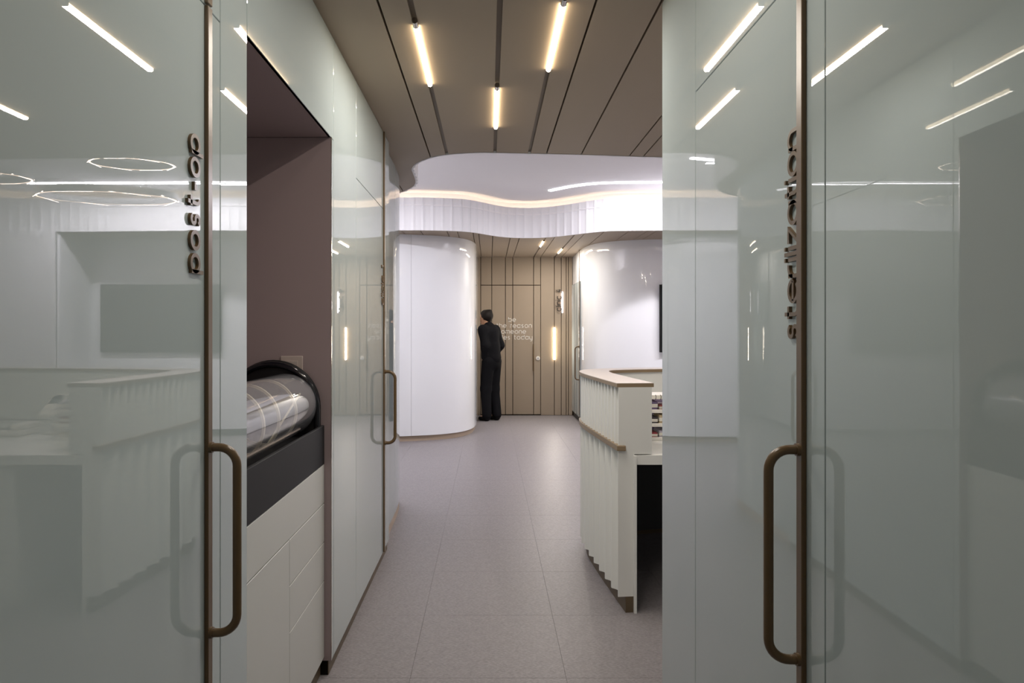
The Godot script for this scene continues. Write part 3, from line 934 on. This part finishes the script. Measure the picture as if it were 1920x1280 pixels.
func build_pendants() -> void:
	for a in [[2.73, 2.80, 7.5, 0.67, "largest and lowest ring pendant in the white recess, mirrored in left door"], [2.0, 2.94, 6.55, 0.37, "smallest ring pendant hung high near the desk, mirrored in left door"], [3.75, 2.90, 6.9, 0.52, "medium ring pendant over the far right of the lobby, mirrored at left edge"]]:
		var t := thing("ring_pendant", a[4], "light", P(a[0], a[1], a[2]), "ring pendants in the recess")
		var r: float = a[3]
		part("housing", lathe([[r, 0.0], [r, 0.07], [r - 0.035, 0.07], [r - 0.035, 0.0], [r - 0.028, 0.0], [r - 0.028, 0.006], [r - 0.007, 0.006], [r - 0.007, 0.0], [r, 0.0]], 64), M.fascia, t).rotation.x = 0.075
		part("light_ring", lathe([[r - 0.028, 0.001], [r - 0.007, 0.001], [r - 0.007, 0.005], [r - 0.028, 0.005], [r - 0.028, 0.001]], 64), M.ring_light, t).rotation.x = 0.075
		for k in 3:
			var g := TAU * k / 3 + 0.5
			var c := Vector3(cos(g) * (r - 0.017), 0.068 - 0.075 * sin(g) * (r - 0.017), sin(g) * (r - 0.017))
			var up: float = CU - a[1]
			part("cable", tube_mesh(PackedVector3Array([c, Vector3(c.x, up - 0.02, c.z)]), 0.004, 6), M.cable, t)
			part("canopy", tube_mesh(PackedVector3Array([Vector3(c.x, up - 0.022, c.z), Vector3(c.x, up - 0.001, c.z)]), 0.03, 14), M.fascia, t)
		for k in 8:
			var g := TAU * k / 8
			area("ring_glow", Vector3(cos(g) * (r - 0.019), -0.003 - 0.075 * sin(g) * (r - 0.019), sin(g) * (r - 0.019)), Vector3.DOWN, Vector2(0.008, 0.6 * r), 0.04 * r, Color(1, 0.92, 0.85), t, -g)

# ------------------------------------------------------------------ person
func field_mesh(st: SurfaceTool, bones: Array, cell: float, k: float) -> void:
	var lo := Vector3.ONE * 1e9
	var hi := -lo
	for b in bones:
		var r: float = maxf(b[2], b[3]) + k
		lo = lo.min((b[0] as Vector3) - Vector3.ONE * r).min((b[1] as Vector3) - Vector3.ONE * r)
		hi = hi.max((b[0] as Vector3) + Vector3.ONE * r).max((b[1] as Vector3) + Vector3.ONE * r)
	lo -= Vector3.ONE * cell * 2
	var nx := int((hi.x - lo.x) / cell) + 4
	var ny := int((hi.y - lo.y) / cell) + 4
	var nz := int((hi.z - lo.z) / cell) + 4
	var f := PackedFloat32Array()
	f.resize(nx * ny * nz)
	f.fill(1.0)
	for b in bones:
		var a: Vector3 = b[0]
		var e: Vector3 = b[1]
		var ra: float = b[2]
		var rb: float = b[3]
		var m := maxf(ra, rb) + k + cell * 2
		var l := (a.min(e) - Vector3.ONE * m - lo) / cell
		var h := (a.max(e) + Vector3.ONE * m - lo) / cell
		var ae := e - a
		var q := maxf(ae.length_squared(), 1e-9)
		for z in range(maxi(0, int(l.z)), mini(nz, int(h.z) + 2)):
			for y in range(maxi(0, int(l.y)), mini(ny, int(h.y) + 2)):
				for x in range(maxi(0, int(l.x)), mini(nx, int(h.x) + 2)):
					var p := lo + Vector3(x, y, z) * cell
					var t := clampf((p - a).dot(ae) / q, 0.0, 1.0)
					var dd := (p - a - ae * t).length() - lerpf(ra, rb, t)
					var i := (z * ny + y) * nx + x
					var o := f[i]
					var hh := maxf(k - absf(o - dd), 0.0) / k
					f[i] = minf(o, dd) - hh * hh * k * 0.25
	var vid := {}
	var vs := PackedVector3Array()
	var step := [1, nx, nx * ny]
	var corners := [0, 1, nx, nx + 1, nx * ny, nx * ny + 1, nx * ny + nx, nx * ny + nx + 1]
	var ca := [Vector3(0, 0, 0), Vector3(1, 0, 0), Vector3(0, 1, 0), Vector3(1, 1, 0), Vector3(0, 0, 1), Vector3(1, 0, 1), Vector3(0, 1, 1), Vector3(1, 1, 1)]
	var edges := [[0, 1], [2, 3], [4, 5], [6, 7], [0, 2], [1, 3], [4, 6], [5, 7], [0, 4], [1, 5], [2, 6], [3, 7]]
	for z in nz - 1:
		for y in ny - 1:
			for x in nx - 1:
				var i := (z * ny + y) * nx + x
				var neg := 0
				for c in 8:
					if f[i + corners[c]] < 0.0:
						neg += 1
				if neg == 0 or neg == 8:
					continue
				var s := Vector3.ZERO
				var n := 0
				for ed in edges:
					var u := f[i + corners[ed[0]]]
					var v := f[i + corners[ed[1]]]
					if (u < 0.0) != (v < 0.0):
						s += (ca[ed[0]] as Vector3).lerp(ca[ed[1]], u / (u - v))
						n += 1
				vid[i] = vs.size()
				vs.append(lo + (Vector3(x, y, z) + s / n) * cell)
	var ns := PackedVector3Array()
	ns.resize(vs.size())
	var faces := []
	for i in vid:
		for ax in 3:
			var j: int = i + step[ax]
			if j >= f.size() or (f[i] < 0.0) == (f[j] < 0.0):
				continue
			var s1: int = step[(ax + 1) % 3]
			var s2: int = step[(ax + 2) % 3]
			if not (vid.has(i - s1) and vid.has(i - s2) and vid.has(i - s1 - s2)):
				continue
			var v0: int = vid[i]
			var v1: int = vid[i - s1]
			var v2: int = vid[i - s1 - s2]
			var v3: int = vid[i - s2]
			var g := Vector3.ZERO
			g[ax] = 1.0 if f[i] < 0.0 else -1.0
			for t in [[v0, v1, v2], [v0, v2, v3]]:
				var nn: Vector3 = (vs[t[1]] - vs[t[0]]).cross(vs[t[2]] - vs[t[0]])
				if nn.dot(g) < 0:
					nn = -nn
				for w in t:
					ns[w] += nn
				faces.append(t)
	for t in faces:
		tri(st, vs[t[0]], vs[t[1]], vs[t[2]], ns[t[0]].normalized(), ns[t[1]].normalized(), ns[t[2]].normalized())

func build_person() -> void:
	var at := P(0.04, 0.0, 11.06)
	var pr := thing("person", "person in black top and trousers walking past the brown door", "person", at)
	# local frame: +z forward, x to the figure's left, turned so that it walks left and away
	pr.rotation.y = deg_to_rad(180.0 + 52.0)
	var V := func(x: float, y: float, z: float) -> Vector3: return Vector3(x, y, z)
	var lean := 0.05
	var hips := [V.call(.085, .92, 0), V.call(-.085, .92, 0)]
	var knees := [V.call(.09, .50, .045), V.call(-.09, .49, .02)]
	var ankles := [V.call(.09, .09, .03), V.call(-.085, .09, -.03)]
	var sh := [V.call(.165, 1.42, lean), V.call(-.165, 1.42, lean)]
	var el := [V.call(.19, 1.17, -.02), V.call(-.225, 1.17, .0)]
	var wr := [V.call(.155, .98, .03), V.call(-.20, .98, .10)]
	var neck: Vector3 = V.call(0, 1.46, .055)
	var head: Vector3 = V.call(0, 1.60, .115)
	# body: one continuous skin surface
	var st := mb()
	var body := []
	for i in 2:
		body.append([hips[i], knees[i], .075, .052])
		body.append([knees[i], ankles[i], .05, .036])
		body.append([ankles[i], ankles[i] + Vector3(0, -.055, .13), .034, .028])
		body.append([sh[i], el[i], .05, .04])
		body.append([el[i], wr[i], .038, .027])
	body.append([V.call(0, .95, 0), V.call(0, 1.12, .01), .125, .11])
	body.append([V.call(0, 1.12, .01), V.call(0, 1.36, .035), .11, .12])
	body.append([V.call(-.11, 1.39, .045), V.call(.11, 1.39, .045), .075, .075])
	body.append([neck, V.call(0, 1.54, .085), .052, .05])
	field_mesh(st, body, 0.016, 0.05)
	var hb := [[head + Vector3(0, .035, -.02), head + Vector3(0, .03, .012), .082, .08], [head + Vector3(0, -.04, .03), head + Vector3(0, -.075, .05), .056, .035], [head + Vector3(0, -.09, -.01), head + Vector3(0, -.05, -.02), .05, .052],
		[head + Vector3(0, .0, .088), head + Vector3(0, -.035, .103), .008, .013], [head + Vector3(.078, -.01, -.005), head + Vector3(.08, .02, -.012), .012, .014], [head + Vector3(-.078, -.01, -.005), head + Vector3(-.08, .02, -.012), .012, .014],
		[head + Vector3(-.018, -.062, .082), head + Vector3(.018, -.062, .082), .006, .006], [head + Vector3(-.018, -.074, .079), head + Vector3(.018, -.074, .079), .007, .007]]
	field_mesh(st, hb, 0.006, 0.022)
	for i in 2:
		var s := 1.0 if i == 0 else -1.0
		var w: Vector3 = wr[i]
		var dirn: Vector3 = (w - el[i]).normalized()
		var palm := w + dirn * 0.085
		var hand := [[w, palm, .024, .03]]
		var across := Vector3(0, 0.35, 0.94).cross(dirn).normalized().cross(dirn).normalized()
		for j in 4:
			var root: Vector3 = palm + across * (0.027 - 0.018 * j)
			var L: float = [.058, .068, .063, .048][j]
			var mid: Vector3 = root + dirn * L * 0.6 + Vector3(-s * .006, 0, .004)
			hand.append([root - dirn * 0.02, mid, .0095, .0085])
			hand.append([mid, mid + (dirn + Vector3(-s * .5, 0, .2)).normalized() * L * 0.55, .0085, .007])
		var tb: Vector3 = w + dirn * 0.03 + across * 0.026
		hand.append([tb, tb + (dirn + across * 0.8).normalized() * 0.035, .012, .0105])
		hand.append([tb + (dirn + across * 0.8).normalized() * 0.035, tb + (dirn + across * 0.6).normalized() * 0.062, .0105, .008])
		field_mesh(st, hand, 0.005, 0.010)
	part("body", st.commit(), M.skin, pr)
	var top := [[V.call(0, .98, 0), V.call(0, 1.14, .01), .15, .132], [V.call(0, 1.14, .01), V.call(0, 1.36, .03), .132, .14], [V.call(-.12, 1.385, .045), V.call(.12, 1.385, .045), .09, .09], [V.call(0, 1.40, .045), neck + Vector3(0, .02, .005), .09, .068]]
	var leg := [[V.call(0, .97, 0), V.call(0, .90, 0), .14, .13]]
	for i in 2:
		top.append([sh[i], el[i], .073, .062])
		top.append([el[i], wr[i] - (wr[i] - el[i]).normalized() * .01, .06, .045])
		leg.append([hips[i], knees[i], .105, .082])
		leg.append([knees[i], ankles[i] + Vector3(0, .0, -.005), .082, .075])
		var sm := mb()
		field_mesh(sm, [[ankles[i] + Vector3(0, -.04, -.02), ankles[i] + Vector3(0, -.055, .12), .044, .034], [ankles[i] + Vector3(0, .0, 0), ankles[i] + Vector3(0, -.04, 0), .045, .045]], 0.01, 0.03)
		part("shoe", sm.commit(), M.shoe, pr)
	st = mb()
	field_mesh(st, top, 0.016, 0.05)
	part("sweatshirt", st.commit(), M.cloth, pr, "loose black long-sleeved top")
	st = mb()
	field_mesh(st, leg, 0.016, 0.04)
	part("trousers", st.commit(), M.cloth, pr, "black trousers")
	st = mb()
	field_mesh(st, [[head + Vector3(0, .045, -.03), head + Vector3(0, .05, .005), .088, .08], [head + Vector3(0, .0, -.06), head + Vector3(0, -.04, -.06), .058, .042], [head + Vector3(.045, .03, -.03), head + Vector3(-.045, .03, -.03), .06, .06], [head + Vector3(0, .09, -.075), head + Vector3(0, .1, -.085), .035, .03]], 0.008, 0.03)
	part("hair", st.commit(), M.hair, pr, "dark hair gathered at the back")
	for s in [-1.0, 1.0]:
		part("eye", lathe([[0.0, -.009], [.0065, -.0065], [.009, 0.0], [.0065, .0065], [0.0, .009]], 10), M.dark, pr).position = head + Vector3(s * .031, .0, .079)
